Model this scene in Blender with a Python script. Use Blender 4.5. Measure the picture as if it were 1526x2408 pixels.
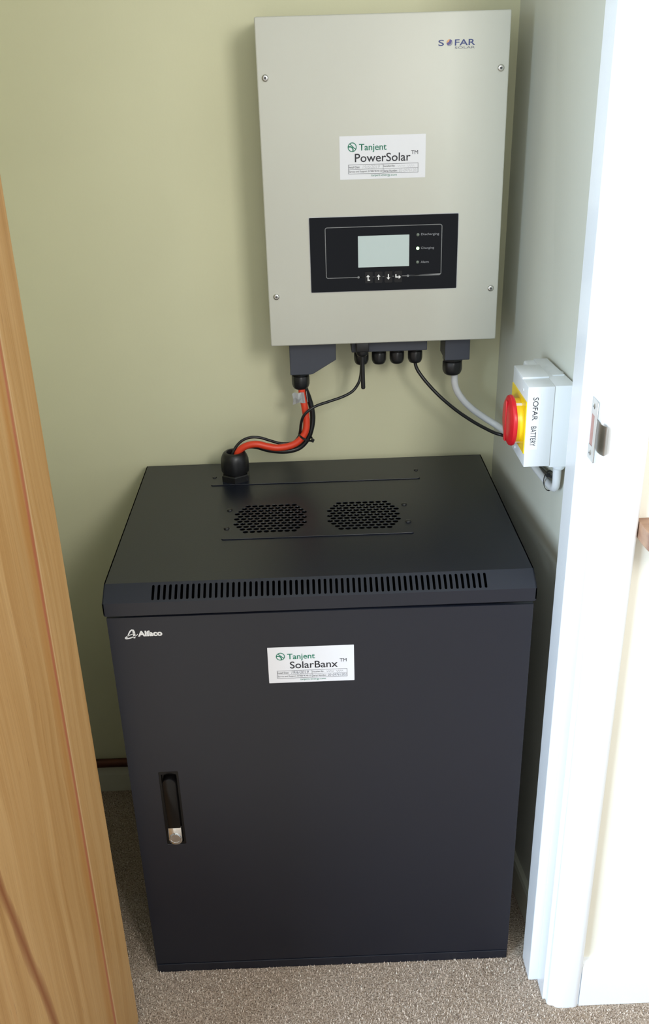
import bpy, bmesh, math, random
import numpy as np
from mathutils import Vector, Matrix

for o in list(bpy.data.objects):
    bpy.data.objects.remove(o, do_unlink=True)
SC = bpy.context.scene
COL = SC.collection
PI = math.pi
rnd = random.Random(7)

# ------------------------------------------------------------------ camera
cd = bpy.data.cameras.new('camera')
cam = bpy.data.objects.new('camera', cd)
COL.objects.link(cam)
cam.location = (-0.0067, -1.1530, 1.4086)
cam.rotation_euler = (1.1284, 0.0274, -0.0271)
cd.sensor_fit = 'HORIZONTAL'
cd.sensor_width = 36.0
cd.lens = 36.0 * 2248.2 / 1526.0
cd.clip_start = 0.02
SC.camera = cam

# ------------------------------------------------------------------ world and light
w = bpy.data.worlds.new('world')
SC.world = w
w.use_nodes = True
bgn = w.node_tree.nodes['Background']
bgn.inputs[0].default_value = (0.96, 0.97, 0.95, 1)
bgn.inputs[1].default_value = 0.92

def area(name, loc, target, sx, sy, power, col):
    l = bpy.data.lights.new(name, 'AREA')
    l.shape = 'RECTANGLE'
    l.size, l.size_y = sx, sy
    l.energy = power
    l.color = col
    o = bpy.data.objects.new(name, l)
    COL.objects.link(o)
    o.location = loc
    o.rotation_euler = (Vector(target) - Vector(loc)).to_track_quat('-Z', 'Y').to_euler()
    return o

# daylight from the landing window, up and to the right behind the photographer
area('window_light', (0.56, -1.42, 1.74), (0.05, 0.2, 0.9), 0.34, 0.46, 12.0, (1.0, 0.985, 0.95))
# cooler sky light from the wide window on the landing's left, partly cut off by the open door
area('sky_window_light', (-2.30, -1.90, 1.35), (0.30, 0.0, 0.75), 1.5, 1.3, 195.0, (0.60, 0.79, 1.0))

SC.view_settings.view_transform = 'Standard'
SC.view_settings.look = 'None'
SC.view_settings.exposure = 0.0
SC.view_settings.gamma = 1.0
SC.view_settings.use_curve_mapping = False

# ------------------------------------------------------------------ materials
def mat(name, col, rough=0.5, metal=0.0, spec=0.5, coat=0.0, emit=None, estr=0.0):
    m = bpy.data.materials.new(name)
    m.use_nodes = True
    b = m.node_tree.nodes['Principled BSDF']
    b.inputs['Base Color'].default_value = (*col, 1)
    b.inputs['Roughness'].default_value = rough
    b.inputs['Metallic'].default_value = metal
    b.inputs['Specular IOR Level'].default_value = spec
    b.inputs['Coat Weight'].default_value = coat
    b.inputs['Coat Roughness'].default_value = 0.15
    if emit:
        b.inputs['Emission Color'].default_value = (*emit, 1)
        b.inputs['Emission Strength'].default_value = estr
    return m

class NT:
    """small helper to wire nodes"""
    def __init__(s, m):
        s.t = m.node_tree
        s.b = s.t.nodes['Principled BSDF']
    def n(s, typ, **k):
        nd = s.t.nodes.new(typ)
        for a, v in k.items():
            setattr(nd, a, v)
        return nd
    def l(s, a, b):
        s.t.links.new(a, b)
    def pos(s):
        return s.n('ShaderNodeNewGeometry').outputs['Position']
    def mapping(s, src, scale, loc=(0, 0, 0)):
        m = s.n('ShaderNodeMapping')
        m.inputs['Scale'].default_value = scale
        m.inputs['Location'].default_value = loc
        s.l(src, m.inputs['Vector'])
        return m.outputs[0]
    def noise(s, vec, scale, detail=4, rough=0.5, dist=0.0):
        nd = s.n('ShaderNodeTexNoise')
        nd.inputs['Scale'].default_value = scale
        nd.inputs['Detail'].default_value = detail
        nd.inputs['Roughness'].default_value = rough
        nd.inputs['Distortion'].default_value = dist
        s.l(vec, nd.inputs['Vector'])
        return nd.outputs['Fac']
    def ramp(s, fac, stops):
        r = s.n('ShaderNodeValToRGB')
        e = r.color_ramp.elements
        e[0].position, e[0].color = stops[0][0], (*stops[0][1], 1)
        e[1].position, e[1].color = stops[-1][0], (*stops[-1][1], 1)
        for p, c in stops[1:-1]:
            x = e.new(p)
            x.color = (*c, 1)
        s.l(fac, r.inputs[0])
        return r.outputs[0]
    def math(s, op, a, b=None, c=None, clamp=False):
        nd = s.n('ShaderNodeMath', operation=op)
        nd.use_clamp = clamp
        for i, v in enumerate((a, b, c)):
            if v is None:
                continue
            if isinstance(v, (int, float)):
                nd.inputs[i].default_value = v
            else:
                s.l(v, nd.inputs[i])
        return nd.outputs[0]
    def mix(s, fac, a, b, mode='MIX'):
        nd = s.n('ShaderNodeMix', data_type='RGBA', blend_type=mode)
        for i, v in ((0, fac), (6, a), (7, b)):
            if isinstance(v, (int, float)):
                nd.inputs[i].default_value = v
            elif isinstance(v, tuple):
                nd.inputs[i].default_value = (*v, 1)
            else:
                s.l(v, nd.inputs[i])
        return nd.outputs[2]
    def bump(s, h, strength, dist):
        nd = s.n('ShaderNodeBump')
        nd.inputs['Strength'].default_value = strength
        nd.inputs['Distance'].default_value = dist
        s.l(h, nd.inputs['Height'])
        s.l(nd.outputs[0], s.b.inputs['Normal'])

def paint(name, col, rough, var=0.04, bump=0.15, coat=0.0):
    m = mat(name, col, rough, coat=coat)
    t = NT(m)
    p = t.pos()
    f = t.noise(p, 3.0, 3)
    d = tuple(c * (1 - var) for c in col)
    u = tuple(min(1, c * (1 + var)) for c in col)
    t.l(t.ramp(f, [(0.3, d), (0.7, u)]), t.b.inputs['Base Color'])
    t.bump(t.noise(p, 260.0, 3), bump, 0.0006)
    return m

M = {}
M['wall_cream'] = paint('cream wall paint', (0.72, 0.705, 0.48), 0.55)
M['wall_side'] = paint('cool lit cream paint', (0.66, 0.66, 0.57), 0.5)  # same cream paint, paled so the cool daylight sits in its colour
M['wall_hall'] = paint('landing wall paint', (0.86, 0.83, 0.72), 0.7)
M['ceiling'] = paint('ceiling paint', (0.8, 0.79, 0.75), 0.8)
M['gloss'] = paint('white gloss paint', (0.84, 0.86, 0.88), 0.28, 0.015, 0.25, 0.3)
M['skirt_in'] = paint('cream gloss skirting paint', (0.66, 0.65, 0.52), 0.35, 0.03, 0.1)

def powder(name, col, rough, sc=900.0, st=0.25, spec=0.5):
    m = mat(name, col, rough, spec=spec)
    t = NT(m)
    p = t.pos()
    f = t.noise(p, 2.5, 2)
    t.l(t.ramp(f, [(0.3, tuple(c * 0.94 for c in col)), (0.7, tuple(c * 1.06 for c in col))]), t.b.inputs['Base Color'])
    t.bump(t.noise(p, sc, 2), st, 0.0003)
    return m
M['black_steel'] = powder('black powder coated steel', (0.0062, 0.0084, 0.0165), 0.34, spec=0.62)
M['grey_plastic'] = powder('slate grey plastic', (0.050, 0.056, 0.075), 0.5)
M['inverter'] = powder('warm white coated metal', (0.585, 0.585, 0.515), 0.42, 1400, 0.12)
M['black_plastic'] = mat('black nylon', (0.010, 0.010, 0.011), 0.38)
M['lever_black'] = mat('glossy black lever', (0.004, 0.0035, 0.0035), 0.22, spec=0.3)
M['black_rubber'] = mat('black cable sheath', (0.011, 0.011, 0.012), 0.33)
M['cavity'] = mat('dark cavity', (0.004, 0.004, 0.004), 0.9, spec=0.1)
M['panel_glass'] = mat('black display glass', (0.004, 0.005, 0.008), 0.06, spec=0.18)
M['lcd'] = mat('pale lcd glass', (0.46, 0.54, 0.53), 0.12, emit=(0.55, 0.68, 0.66), estr=0.12)
M['print_grey'] = mat('pale grey print', (0.55, 0.56, 0.58), 0.5)
M['print_dim'] = mat('dim grey print', (0.30, 0.31, 0.34), 0.5)
M['button'] = mat('black rubber key', (0.007, 0.007, 0.009), 0.4, spec=0.3)
M['print_line'] = mat('mid grey print', (0.22, 0.225, 0.23), 0.5)
M['print_white'] = mat('white print', (0.85, 0.85, 0.85), 0.5)
M['led_off'] = mat('unlit indicator', (0.16, 0.19, 0.16), 0.2)
M['led_on'] = mat('lit green indicator', (0.2, 0.9, 0.2), 0.3, emit=(0.45, 1.0, 0.35), estr=5.0)
M['sticker'] = mat('white sticker vinyl', (0.80, 0.81, 0.85), 0.35)
M['ink_green'] = mat('green ink', (0.015, 0.20, 0.12), 0.5)
M['ink_black'] = mat('dark ink', (0.018, 0.018, 0.026), 0.5)
M['ink_pen'] = mat('grey pen ink', (0.16, 0.17, 0.20), 0.5)
M['ink_blue'] = mat('blue ink', (0.040, 0.060, 0.20), 0.5)
M['ink_orange'] = mat('orange ink', (0.75, 0.38, 0.16), 0.5)
M['ink_violet'] = mat('violet ink', (0.10, 0.08, 0.26), 0.5)
M['steel'] = mat('bright screw steel', (0.62, 0.61, 0.58), 0.28, 1.0)
M['chrome'] = mat('polished chrome', (0.80, 0.79, 0.77), 0.07, 1.0)
M['nickel'] = mat('brushed nickel', (0.60, 0.57, 0.52), 0.3, 1.0)
M['dark_screw'] = mat('black screw', (0.010, 0.010, 0.010), 0.3)
M['grey_hole'] = mat('screw recess', (0.07, 0.07, 0.07), 0.5)
M['red_cable'] = mat('orange red cable sheath', (0.76, 0.055, 0.018), 0.4)
M['white_cable'] = mat('white cable sheath', (0.72, 0.73, 0.74), 0.4)
M['white_plastic'] = mat('pale grey plastic', (0.78, 0.81, 0.83), 0.35)
M['yellow'] = mat('yellow plastic', (0.88, 0.62, 0.010), 0.35)
M['red'] = mat('red plastic', (0.60, 0.012, 0.020), 0.32)
M['tape'] = mat('silver grey tape', (0.68, 0.69, 0.70), 0.25, 0.1)
M['bare_wood'] = mat('raw pink timber', (0.42, 0.24, 0.20), 0.8)
M['rail_wood'] = None

def copper():
    m = mat('tarnished copper', (0.11, 0.035, 0.022), 0.45, 0.5)
    t = NT(m)
    f = t.noise(t.mapping(t.pos(), (6, 40, 40)), 1.5, 3)
    t.l(t.ramp(f, [(0.3, (0.07, 0.022, 0.015)), (0.7, (0.15, 0.05, 0.03))]), t.b.inputs['Base Color'])
    return m
M['copper'] = copper()

def carpet():
    m = mat('beige carpet', (0.4, 0.36, 0.3), 0.95, spec=0.1)
    t = NT(m)
    p = t.pos()
    f = t.noise(p, 380.0, 2)
    g = t.noise(p, 9.0, 3)
    c = t.ramp(f, [(0.30, (0.16, 0.125, 0.10)), (0.42, (0.38, 0.300, 0.23)), (0.60, (0.55, 0.450, 0.365)), (0.72, (0.74, 0.67, 0.56))])
    c = t.mix(1.0, c, t.ramp(g, [(0.35, (0.90, 0.87, 0.83)), (0.65, (1.0, 1.0, 1.0))]), 'MULTIPLY')
    t.l(c, t.b.inputs['Base Color'])
    t.bump(f, 0.8, 0.004)
    return m
M['carpet'] = carpet()

def fibre():
    m = mat('carpet yarn', (0.5, 0.45, 0.38), 0.9, spec=0.15)
    t = NT(m)
    at = t.n('ShaderNodeAttribute', attribute_name='shade')
    t.l(t.ramp(at.outputs['Fac'], [(0.0, (0.20, 0.15, 0.12)), (0.18, (0.44, 0.345, 0.27)), (0.75, (0.66, 0.54, 0.44)), (1.0, (0.84, 0.77, 0.66))]), t.b.inputs['Base Color'])
    return m
M['fibre'] = fibre()

def pine():
    m = mat('varnished pine', (0.5, 0.3, 0.12), 0.42, coat=0.15)
    t = NT(m)
    p = t.n('ShaderNodeTexCoord').outputs['Object']
    sep = t.n('ShaderNodeSeparateXYZ')
    t.l(p, sep.inputs[0])
    y, z = sep.outputs[1], sep.outputs[2]
    # broad lazy bands and fine pores, both stretched along the door's height
    wob = t.noise(t.mapping(p, (1, 4.0, 1.1)), 1.6, 2)
    yw = t.math('ADD', y, t.math('MULTIPLY', t.math('SUBTRACT', wob, 0.5), 0.05))
    cmb = t.n('ShaderNodeCombineXYZ')
    t.l(sep.outputs[0], cmb.inputs[0]); t.l(yw, cmb.inputs[1]); t.l(z, cmb.inputs[2])
    v = cmb.outputs[0]
    band = t.noise(t.mapping(v, (1, 48, 0.5)), 1.0, 4, 0.6)
    fine = t.noise(t.mapping(v, (60, 700, 5.0)), 1.0, 3, 0.6)
    pore = t.noise(t.mapping(v, (100, 950, 22)), 1.0, 2, 0.5)
    c = t.ramp(band, [(0.28, (0.37, 0.185, 0.055)), (0.45, (0.47, 0.265, 0.095)), (0.60, (0.53, 0.32, 0.13)), (0.75, (0.48, 0.25, 0.085))])
    c = t.mix(1.0, c, t.ramp(fine, [(0.25, (0.86, 0.83, 0.78)), (0.55, (1, 1, 1)), (0.85, (1.10, 1.11, 1.14))]), 'MULTIPLY')
    c = t.mix(t.ramp(pore, [(0.24, (0.75, 0.75, 0.75)), (0.31, (0, 0, 0))]), c, (0.20, 0.09, 0.04))
    def streak(y0, slope, z0, width, amp, col, k, seed):
        wv = t.noise(t.mapping(p, (0, 0, 2.2), (seed, 0, 0)), 1.0, 2)
        yy = t.math('ADD', y, t.math('MULTIPLY', t.math('SUBTRACT', z, z0), -slope))
        yy = t.math('ADD', yy, t.math('MULTIPLY', t.math('SUBTRACT', wv, 0.5), amp))
        d = t.math('ABSOLUTE', t.math('SUBTRACT', yy, y0))
        wn = t.noise(t.mapping(p, (0, 55, 6), (0, 0, seed)), 1.0, 2)
        wd = t.math('MULTIPLY', t.math('ADD', wn, 0.25), width)
        f = t.math('SUBTRACT', 1.0, t.math('DIVIDE', d, wd), clamp=True)
        f = t.math('MULTIPLY', t.math('POWER', f, 0.6), k, clamp=True)
        return t.mix(f, c, col)
    c = streak(-0.0795, 0.0105, 0.0, 0.017, 0.006, (0.42, 0.19, 0.045), 0.75, 1.0)
    c = streak(-0.0700, 0.0105, 0.0, 0.0050, 0.004, (0.40, 0.10, 0.055), 0.85, 3.0)
    c = streak(-0.0655, 0.0105, 0.0, 0.0022, 0.003, (0.62, 0.42, 0.22), 0.8, 3.0)
    c = streak(-0.2089, -0.146, 0.27, 0.012, 0.005, (0.24, 0.075, 0.02), 0.95, 7.0)
    t.l(c, t.b.inputs['Base Color'])
    t.bump(fine, 0.12, 0.0006)
    return m
M['pine'] = pine()

def railwood():
    m = mat('brown stained rail timber', (0.3, 0.16, 0.10), 0.45)
    t = NT(m)
    f = t.noise(t.mapping(t.pos(), (6, 60, 60)), 1.0, 4)
    t.l(t.ramp(f, [(0.3, (0.26, 0.135, 0.09)), (0.7, (0.42, 0.25, 0.15))]), t.b.inputs['Base Color'])
    return m
M['rail_wood'] = railwood()

# ------------------------------------------------------------------ mesh helpers
def acc_loc(o):
    v = Vector((0, 0, 0))
    while o:
        v += o.location
        o = o.parent
    return v

def obj(name, bm, mats, parent=None, smooth=False, origin=True):
    """link bm (in world coordinates) as ONE mesh object"""
    me = bpy.data.meshes.new(name)
    bmesh.ops.recalc_face_normals(bm, faces=bm.faces) if smooth != 'keep' else None
    bm.to_mesh(me)
    bm.free()
    if not isinstance(mats, (list, tuple)):
        mats = [mats]
    for m in mats:
        me.materials.append(m)
    o = bpy.data.objects.new(name, me)
    COL.objects.link(o)
    if parent:
        off = acc_loc(parent)
        o.parent = parent
    elif origin:
        co = np.empty(len(me.vertices) * 3)
        me.vertices.foreach_get('co', co)
        co = co.reshape(-1, 3)
        mn, mx = co.min(0), co.max(0)
        off = Vector(((mn[0] + mx[0]) / 2, (mn[1] + mx[1]) / 2, mn[2]))
        o.location = off
    else:
        off = Vector((0, 0, 0))
    me.transform(Matrix.Translation(-off))
    if smooth:
        me.polygons.foreach_set('use_smooth', [True] * len(me.polygons))
        try:
            me.set_sharp_from_angle(angle=math.radians(38))
        except Exception:
            pass
    return o

def tag(o, label=None, cat=None, group=None, kind=None):
    if label: o['label'] = label
    if cat: o['category'] = cat
    if group: o['group'] = group
    if kind: o['kind'] = kind
    return o

def thing(name, label, cat, loc, group=None):
    o = bpy.data.objects.new(name, None)
    COL.objects.link(o)
    o.location = loc
    o.empty_display_size = 0.05
    return tag(o, label, cat, group)

def box(bm, x0, x1, y0, y1, z0, z1, bev=0.0, seg=2, mi=0):
    t = bmesh.new()
    bmesh.ops.create_cube(t, size=1.0)
    t.transform(Matrix.Translation(((x0 + x1) / 2, (y0 + y1) / 2, (z0 + z1) / 2)) @ Matrix.Diagonal((abs(x1 - x0), abs(y1 - y0), abs(z1 - z0), 1)))
    if bev > 0:
        bmesh.ops.bevel(t, geom=list(t.edges), offset=bev, segments=seg, affect='EDGES', profile=0.5)
    merge(bm, t, mi)
    return bm

def merge(bm, t, mi=None):
    if mi is not None:
        for f in t.faces:
            f.material_index = mi
    me = bpy.data.meshes.new('tmp')
    t.to_mesh(me)
    t.free()
    bm.from_mesh(me)
    bpy.data.meshes.remove(me)

def prism(bm, poly, axis, a0, a1, bev=0.0, mi=0):
    """extrude a 2D polygon along an axis; poly in the two other axes (in xyz order)"""
    t = bmesh.new()
    def v3(p, a):
        return {'x': (a, p[0], p[1]), 'y': (p[0], a, p[1]), 'z': (p[0], p[1], a)}[axis]
    A = [t.verts.new(v3(p, a0)) for p in poly]
    B = [t.verts.new(v3(p, a1)) for p in poly]
    t.faces.new(A); t.faces.new(B[::-1])
    n = len(poly)
    for i in range(n):
        t.faces.new((A[i], B[i], B[(i + 1) % n], A[(i + 1) % n]))
    bmesh.ops.recalc_face_normals(t, faces=t.faces)
    if bev > 0:
        bmesh.ops.bevel(t, geom=list(t.edges), offset=bev, segments=2, affect='EDGES', profile=0.5)
    merge(bm, t, mi)

def frame_matrix(origin, direction, up=None):
    """matrix whose local +Z points along direction"""
    q = Vector(direction).to_track_quat('Z', 'Y')
    return Matrix.Translation(origin) @ q.to_matrix().to_4x4()

def lathe(bm, prof, mtx, seg=32, rmod=None, mi=0, cap0=True, cap1=True):
    t = bmesh.new()
    rings = []
    for k, (r, h) in enumerate(prof):
        ring = []
        for i in range(seg):
            a = 2 * PI * i / seg
            rr = r * (rmod(a, k) if rmod else 1)
            ring.append(t.verts.new((rr * math.cos(a), rr * math.sin(a), h)))
        rings.append(ring)
    for k in range(len(rings) - 1):
        for i in range(seg):
            j = (i + 1) % seg
            t.faces.new((rings[k][i], rings[k][j], rings[k + 1][j], rings[k + 1][i]))
    if cap0: t.faces.new(rings[0][::-1])
    if cap1: t.faces.new(rings[-1])
    t.transform(mtx)
    merge(bm, t, mi)

def spline(pts, n=6):
    P = [Vector(p) for p in pts]
    P = [P[0] * 2 - P[1]] + P + [P[-1] * 2 - P[-2]]
    out = []
    for i in range(1, len(P) - 2):
        for k in range(n):
            s = k / n
            a, b, c, d = P[i - 1], P[i], P[i + 1], P[i + 2]
            out.append(0.5 * ((2 * b) + (c - a) * s + (2 * a - 5 * b + 4 * c - d) * s * s + (3 * b - a - 3 * c + d) * s ** 3))
    out.append(P[-2].copy())
    return out

def tube(bm, pts, r, seg=12, n=6, mi=0, smooth=True):
    path = spline(pts, n) if smooth else [Vector(p) for p in pts]
    t = bmesh.new()
    T0 = (path[1] - path[0]).normalized()
    N = T0.orthogonal().normalized()
    rings = []
    prev = T0
    for i, p in enumerate(path):
        if i == 0: T = T0
        elif i == len(path) - 1: T = (path[-1] - path[-2]).normalized()
        else: T = (path[i + 1] - path[i - 1]).normalized()
        q = prev.rotation_difference(T)
        N = (q @ N).normalized()
        prev = T
        Bn = T.cross(N)
        rings.append([t.verts.new(p + (N * math.cos(2 * PI * k / seg) + Bn * math.sin(2 * PI * k / seg)) * r) for k in range(seg)])
    for a, b in zip(rings, rings[1:]):
        for k in range(seg):
            j = (k + 1) % seg
            t.faces.new((a[k], a[j], b[j], b[k]))
    t.faces.new(rings[0][::-1]); t.faces.new(rings[-1])
    merge(bm, t, mi)

def plate_holes(bm, outer, holes, thick, mtx, mi=0):
    """flat plate in local XY with holes cut right through, thickness along local Z (0..thick)"""
    cu = bpy.data.curves.new('tmp', 'CURVE')
    cu.dimensions = '2D'
    cu.fill_mode = 'BOTH'
    cu.extrude = thick / 2
    for poly in [outer] + holes:
        s = cu.splines.new('POLY')
        s.points.add(len(poly) - 1)
        for i, p in enumerate(poly):
            s.points[i].co = (p[0], p[1], 0, 1)
        s.use_cyclic_u = True
    o = bpy.data.objects.new('tmp', cu)
    me = bpy.data.meshes.new_from_object(o)
    t = bmesh.new()
    t.from_mesh(me)
    bpy.data.objects.remove(o); bpy.data.curves.remove(cu); bpy.data.meshes.remove(me)
    bmesh.ops.remove_doubles(t, verts=t.verts, dist=1e-6)
    t.transform(mtx @ Matrix.Translation((0, 0, thick / 2)))
    merge(bm, t, mi)

def circle(cx, cy, r, n=14, sy=1.0):
    return [(cx + r * math.cos(2 * PI * i / n), cy + r * sy * math.sin(2 * PI * i / n)) for i in range(n)]

def slot(cx, cy, wd, ln, n=6):
    r = wd / 2
    h = ln / 2 - r
    return [(cx + r * math.cos(a), cy + h + r * math.sin(a)) for a in [PI * i / n for i in range(n + 1)]] + \
           [(cx + r * math.cos(a), cy - h + r * math.sin(a)) for a in [PI + PI * i / n for i in range(n + 1)]]

def rrect(x0, x1, y0, y1, r, n=5):
    out = []
    for cx, cy, a0 in ((x1 - r, y1 - r, 0), (x0 + r, y1 - r, PI / 2), (x0 + r, y0 + r, PI), (x1 - r, y0 + r, 1.5 * PI)):
        for i in range(n + 1):
            a = a0 + PI / 2 * i / n
            out.append((cx + r * math.cos(a), cy + r * math.sin(a)))
    return out

def plane_matrix(origin, u, v):
    u = Vector(u).normalized(); v = Vector(v).normalized()
    n = u.cross(v)
    m = Matrix.Identity(4)
    for i in range(3):
        m[i][0], m[i][1], m[i][2], m[i][3] = u[i], v[i], n[i], origin[i]
    return m

def sheet(bm, poly, mtx, th=0.0003, mi=0):
    t = bmesh.new()
    A = [t.verts.new((p[0], p[1], 0)) for p in poly]
    B = [t.verts.new((p[0], p[1], th)) for p in poly]
    t.faces.new(B)
    t.faces.new(A[::-1])
    n = len(poly)
    for i in range(n):
        t.faces.new((A[i], A[(i + 1) % n], B[(i + 1) % n], B[i]))
    t.transform(mtx)
    merge(bm, t, mi)

def ribbon(bm, pts, wd, mtx, closed=False, th=0.0002, mi=0, taper=None):
    t = bmesh.new()
    P = [Vector((p[0], p[1])) for p in pts]
    n = len(P)
    L, Rr = [], []
    for i in range(n):
        a = P[i - 1] if (i > 0 or closed) else P[i]
        b = P[(i + 1) % n] if (i < n - 1 or closed) else P[i]
        d1 = (P[i] - a).normalized() if (P[i] - a).length > 1e-9 else (b - P[i]).normalized()
        d2 = (b - P[i]).normalized() if (b - P[i]).length > 1e-9 else d1
        d = (d1 + d2)
        d = d.normalized() if d.length > 1e-6 else d1
        nn = Vector((-d.y, d.x))
        c = max(0.5, abs(nn.dot(Vector((-d1.y, d1.x)))))
        wv = (wd if taper is None else taper[i]) / 2 / c
        L.append(t.verts.new((*(P[i] + nn * wv), th)))
        Rr.append(t.verts.new((*(P[i] - nn * wv), th)))
    for i in range(n if closed else n - 1):
        j = (i + 1) % n
        t.faces.new((L[i], Rr[i], Rr[j], L[j]))
    t.transform(mtx)
    merge(bm, t, mi)

def text(bm, s, x0, x1, y0, y1, mtx, mi=0, bold=0.0, th=0.0002, shear=0.0, fit_ref=None):
    """flat lettering whose box (of fit_ref, or of the words) fills x0..x1, y0..y1 of the local plane"""
    def mk(str_):
        cu = bpy.data.curves.new('tmp', 'FONT')
        cu.body = str_
        cu.size = 1.0
        cu.offset = bold
        cu.shear = shear
        cu.resolution_u = 4
        o = bpy.data.objects.new('tmp', cu)
        me = bpy.data.meshes.new_from_object(o)
        co = np.empty(len(me.vertices) * 3)
        me.vertices.foreach_get('co', co)
        co = co.reshape(-1, 3)
        bpy.data.objects.remove(o); bpy.data.curves.remove(cu)
        return me, co.min(0), co.max(0)
    me, mn, mx = mk(s)
    ymn, ymx = mn[1], mx[1]
    if fit_ref:
        m2, a, b = mk(fit_ref)
        ymn, ymx = a[1], b[1]
        bpy.data.meshes.remove(m2)
    sx = (x1 - x0) / (mx[0] - mn[0]); sy = (y1 - y0) / (ymx - ymn)
    t = bmesh.new()
    t.from_mesh(me)
    bpy.data.meshes.remove(me)
    t.transform(mtx @ Matrix.Translation((x0, y0, th)) @ Matrix.Diagonal((sx, sy, 1, 1)) @ Matrix.Translation((-mn[0], -ymn, 0)))
    merge(bm, t, mi)

def screw(origin, normal, r, mats, parent, name='screw', kind='cross', h=None):
    """domed head with a driver recess"""
    h = h or r * 0.5
    bm = bmesh.new()
    m = frame_matrix(origin, normal)
    lathe(bm, [(r * 1.0, -0.0005), (r, h * 0.35), (r * 0.85, h * 0.8), (r * 0.55, h)], m, 20)
    if kind == 'hex':
        lathe(bm, [(r * 0.40, h * 0.9), (r * 0.40, h * 1.04)], m, 6, mi=1)
    else:
        for a in (0.4, 0.4 + PI / 2):
            t = bmesh.new()
            box(t, -r * 0.55, r * 0.55, -r * 0.11, r * 0.11, h * 0.7, h * 1.05)
            t.transform(m @ Matrix.Rotation(a, 4, 'Z'))
            merge(bm, t, 1)
    return obj(name, bm, mats, parent, smooth=True)

def gland(bm, origin, direction, r, L, nut=True, hole=0.45):
    """cable gland: hex locknut, body, ribbed domed cap with a hole, from origin along direction"""
    m = frame_matrix(origin, direction)
    hexf = lambda a, k: 1.0 / max(math.cos(((a + PI / 6) % (PI / 3)) - PI / 6), 0.86)
    if nut:
        lathe(bm, [(r * 0.93, 0), (r * 0.93, L * 0.20), (r * 0.86, L * 0.235)], m, 36, hexf)
    lathe(bm, [(r * 0.80, L * 0.15), (r * 0.80, L * 0.30)], m, 32)
    octf = lambda a, k: (1.0 + 0.035 * (1 if math.cos(8 * a) > 0 else 0)) if k < 4 else 1.0
    lathe(bm, [(r * 0.90, L * 0.27), (r * 0.95, L * 0.31), (r * 0.96, L * 0.55), (r * 0.95, L * 0.74), (r * 0.90, L * 0.87),
               (r * 0.80, L * 0.955), (r * 0.68, L), (r * hole * 1.08, L), (r * hole, L * 0.97), (r * hole * 0.95, L * 0.70)], m, 48, octf)

# ------------------------------------------------------------------ structure
def struct(name, bm, m, parent=None, smooth=False):
    o = obj(name, bm, m, parent, smooth)
    if not parent:
        o['kind'] = 'structure'
    return o

YW = 0.4704          # back wall surface
YO = -0.082          # landing face of the front wall
bm = bmesh.new(); box(bm, -1.6, 1.9, -3.0, 0.60, -0.05, 0.0)
floor = struct('floor', bm, M['carpet'])
bm = bmesh.new(); box(bm, -0.72, 0.44, YW, 0.60, 0, 2.30)
struct('wall_back', bm, M['wall_cream'])

# right-hand closet wall, a little out of plumb
def twisted(bm, vb0, vf0, vb1, vf1, xo):
    # near/far bottom and top inner x, outer plane at xo
    t = bmesh.new()
    pts = [(vf0, 0.0, 0), (vb0, YW, 0), (xo, YW, 0), (xo, 0.0, 0), (vf1, 0.0, 2.3), (vb1, YW, 2.3), (xo, YW, 2.3), (xo, 0.0, 2.3)]
    V = [t.verts.new(p) for p in pts]
    for f in ((0, 1, 2, 3), (7, 6, 5, 4), (0, 4, 5, 1), (1, 5, 6, 2), (2, 6, 7, 3), (3, 7, 4, 0)):
        t.faces.new([V[i] for i in f])
    bmesh.ops.recalc_face_normals(t, faces=t.faces)
    merge(bm, t)
bm = bmesh.new(); twisted(bm, 0.3215, 0.3640, 0.3215 + 0.0090 * 2.3, 0.3640, 0.44)
struct('wall_right', bm, M['wall_side'])
bm = bmesh.new(); box(bm, -0.72, -0.60, 0.0, YW, 0, 2.3)
struct('wall_left', bm, M['wall_cream'])
bm = bmesh.new(); box(bm, -0.72, 0.44, 0.0, 0.60, 2.30, 2.35); box(bm, -1.6, 1.9, -3.0, 0.0, 2.38, 2.43)
struct('ceiling', bm, M['ceiling'])
bm = bmesh.new()
box(bm, 0.375, 1.9, YO, 0.0, 0, 2.38)
box(bm, -1.6, -0.395, YO, 0.0, 0, 2.38)
box(bm, -0.395, 0.375, YO, 0.0, 2.01, 2.38)
struct('wall_front', bm, M['wall_hall'])

# skirtings
def skirting(bm, axis, a0, a1, face, back, h):
    """profile with a rounded shoulder; face = coordinate of the room side"""
    s = 1 if back > face else -1
    th = abs(back - face)
    pr = [(face, 0.0005), (face, h - 0.022), (face + s * th * 0.18, h - 0.012), (face + s * th * 0.35, h - 0.004), (face + s * th * 0.55, h), (back, h), (back, 0.0005)]
    prism(bm, pr, axis, a0, a1)
bm = bmesh.new(); skirting(bm, 'x', -0.60, 0.312, 0.4595, YW, 0.066)
struct('baseboard_back', bm, M['skirt_in'])
bm = bmesh.new()
pr = [(-0.0100, 0.0005), (-0.0100, 0.060), (-0.0075, 0.066), (0.0012, 0.066), (0.0012, 0.0005)]
prism(bm, pr, 'y', 0.002, 0.4590)
for v in bm.verts:          # follows the wall, which runs slightly out of square
    v.co.x += 0.3640 - 0.0904 * v.co.y
struct('baseboard_right', bm, M['skirt_in'])
bm = bmesh.new(); skirting(bm, 'x', 0.3985, 1.9, -0.0975, YO, 0.095)
struct('baseboard_front', bm, M['gloss'])

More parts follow.
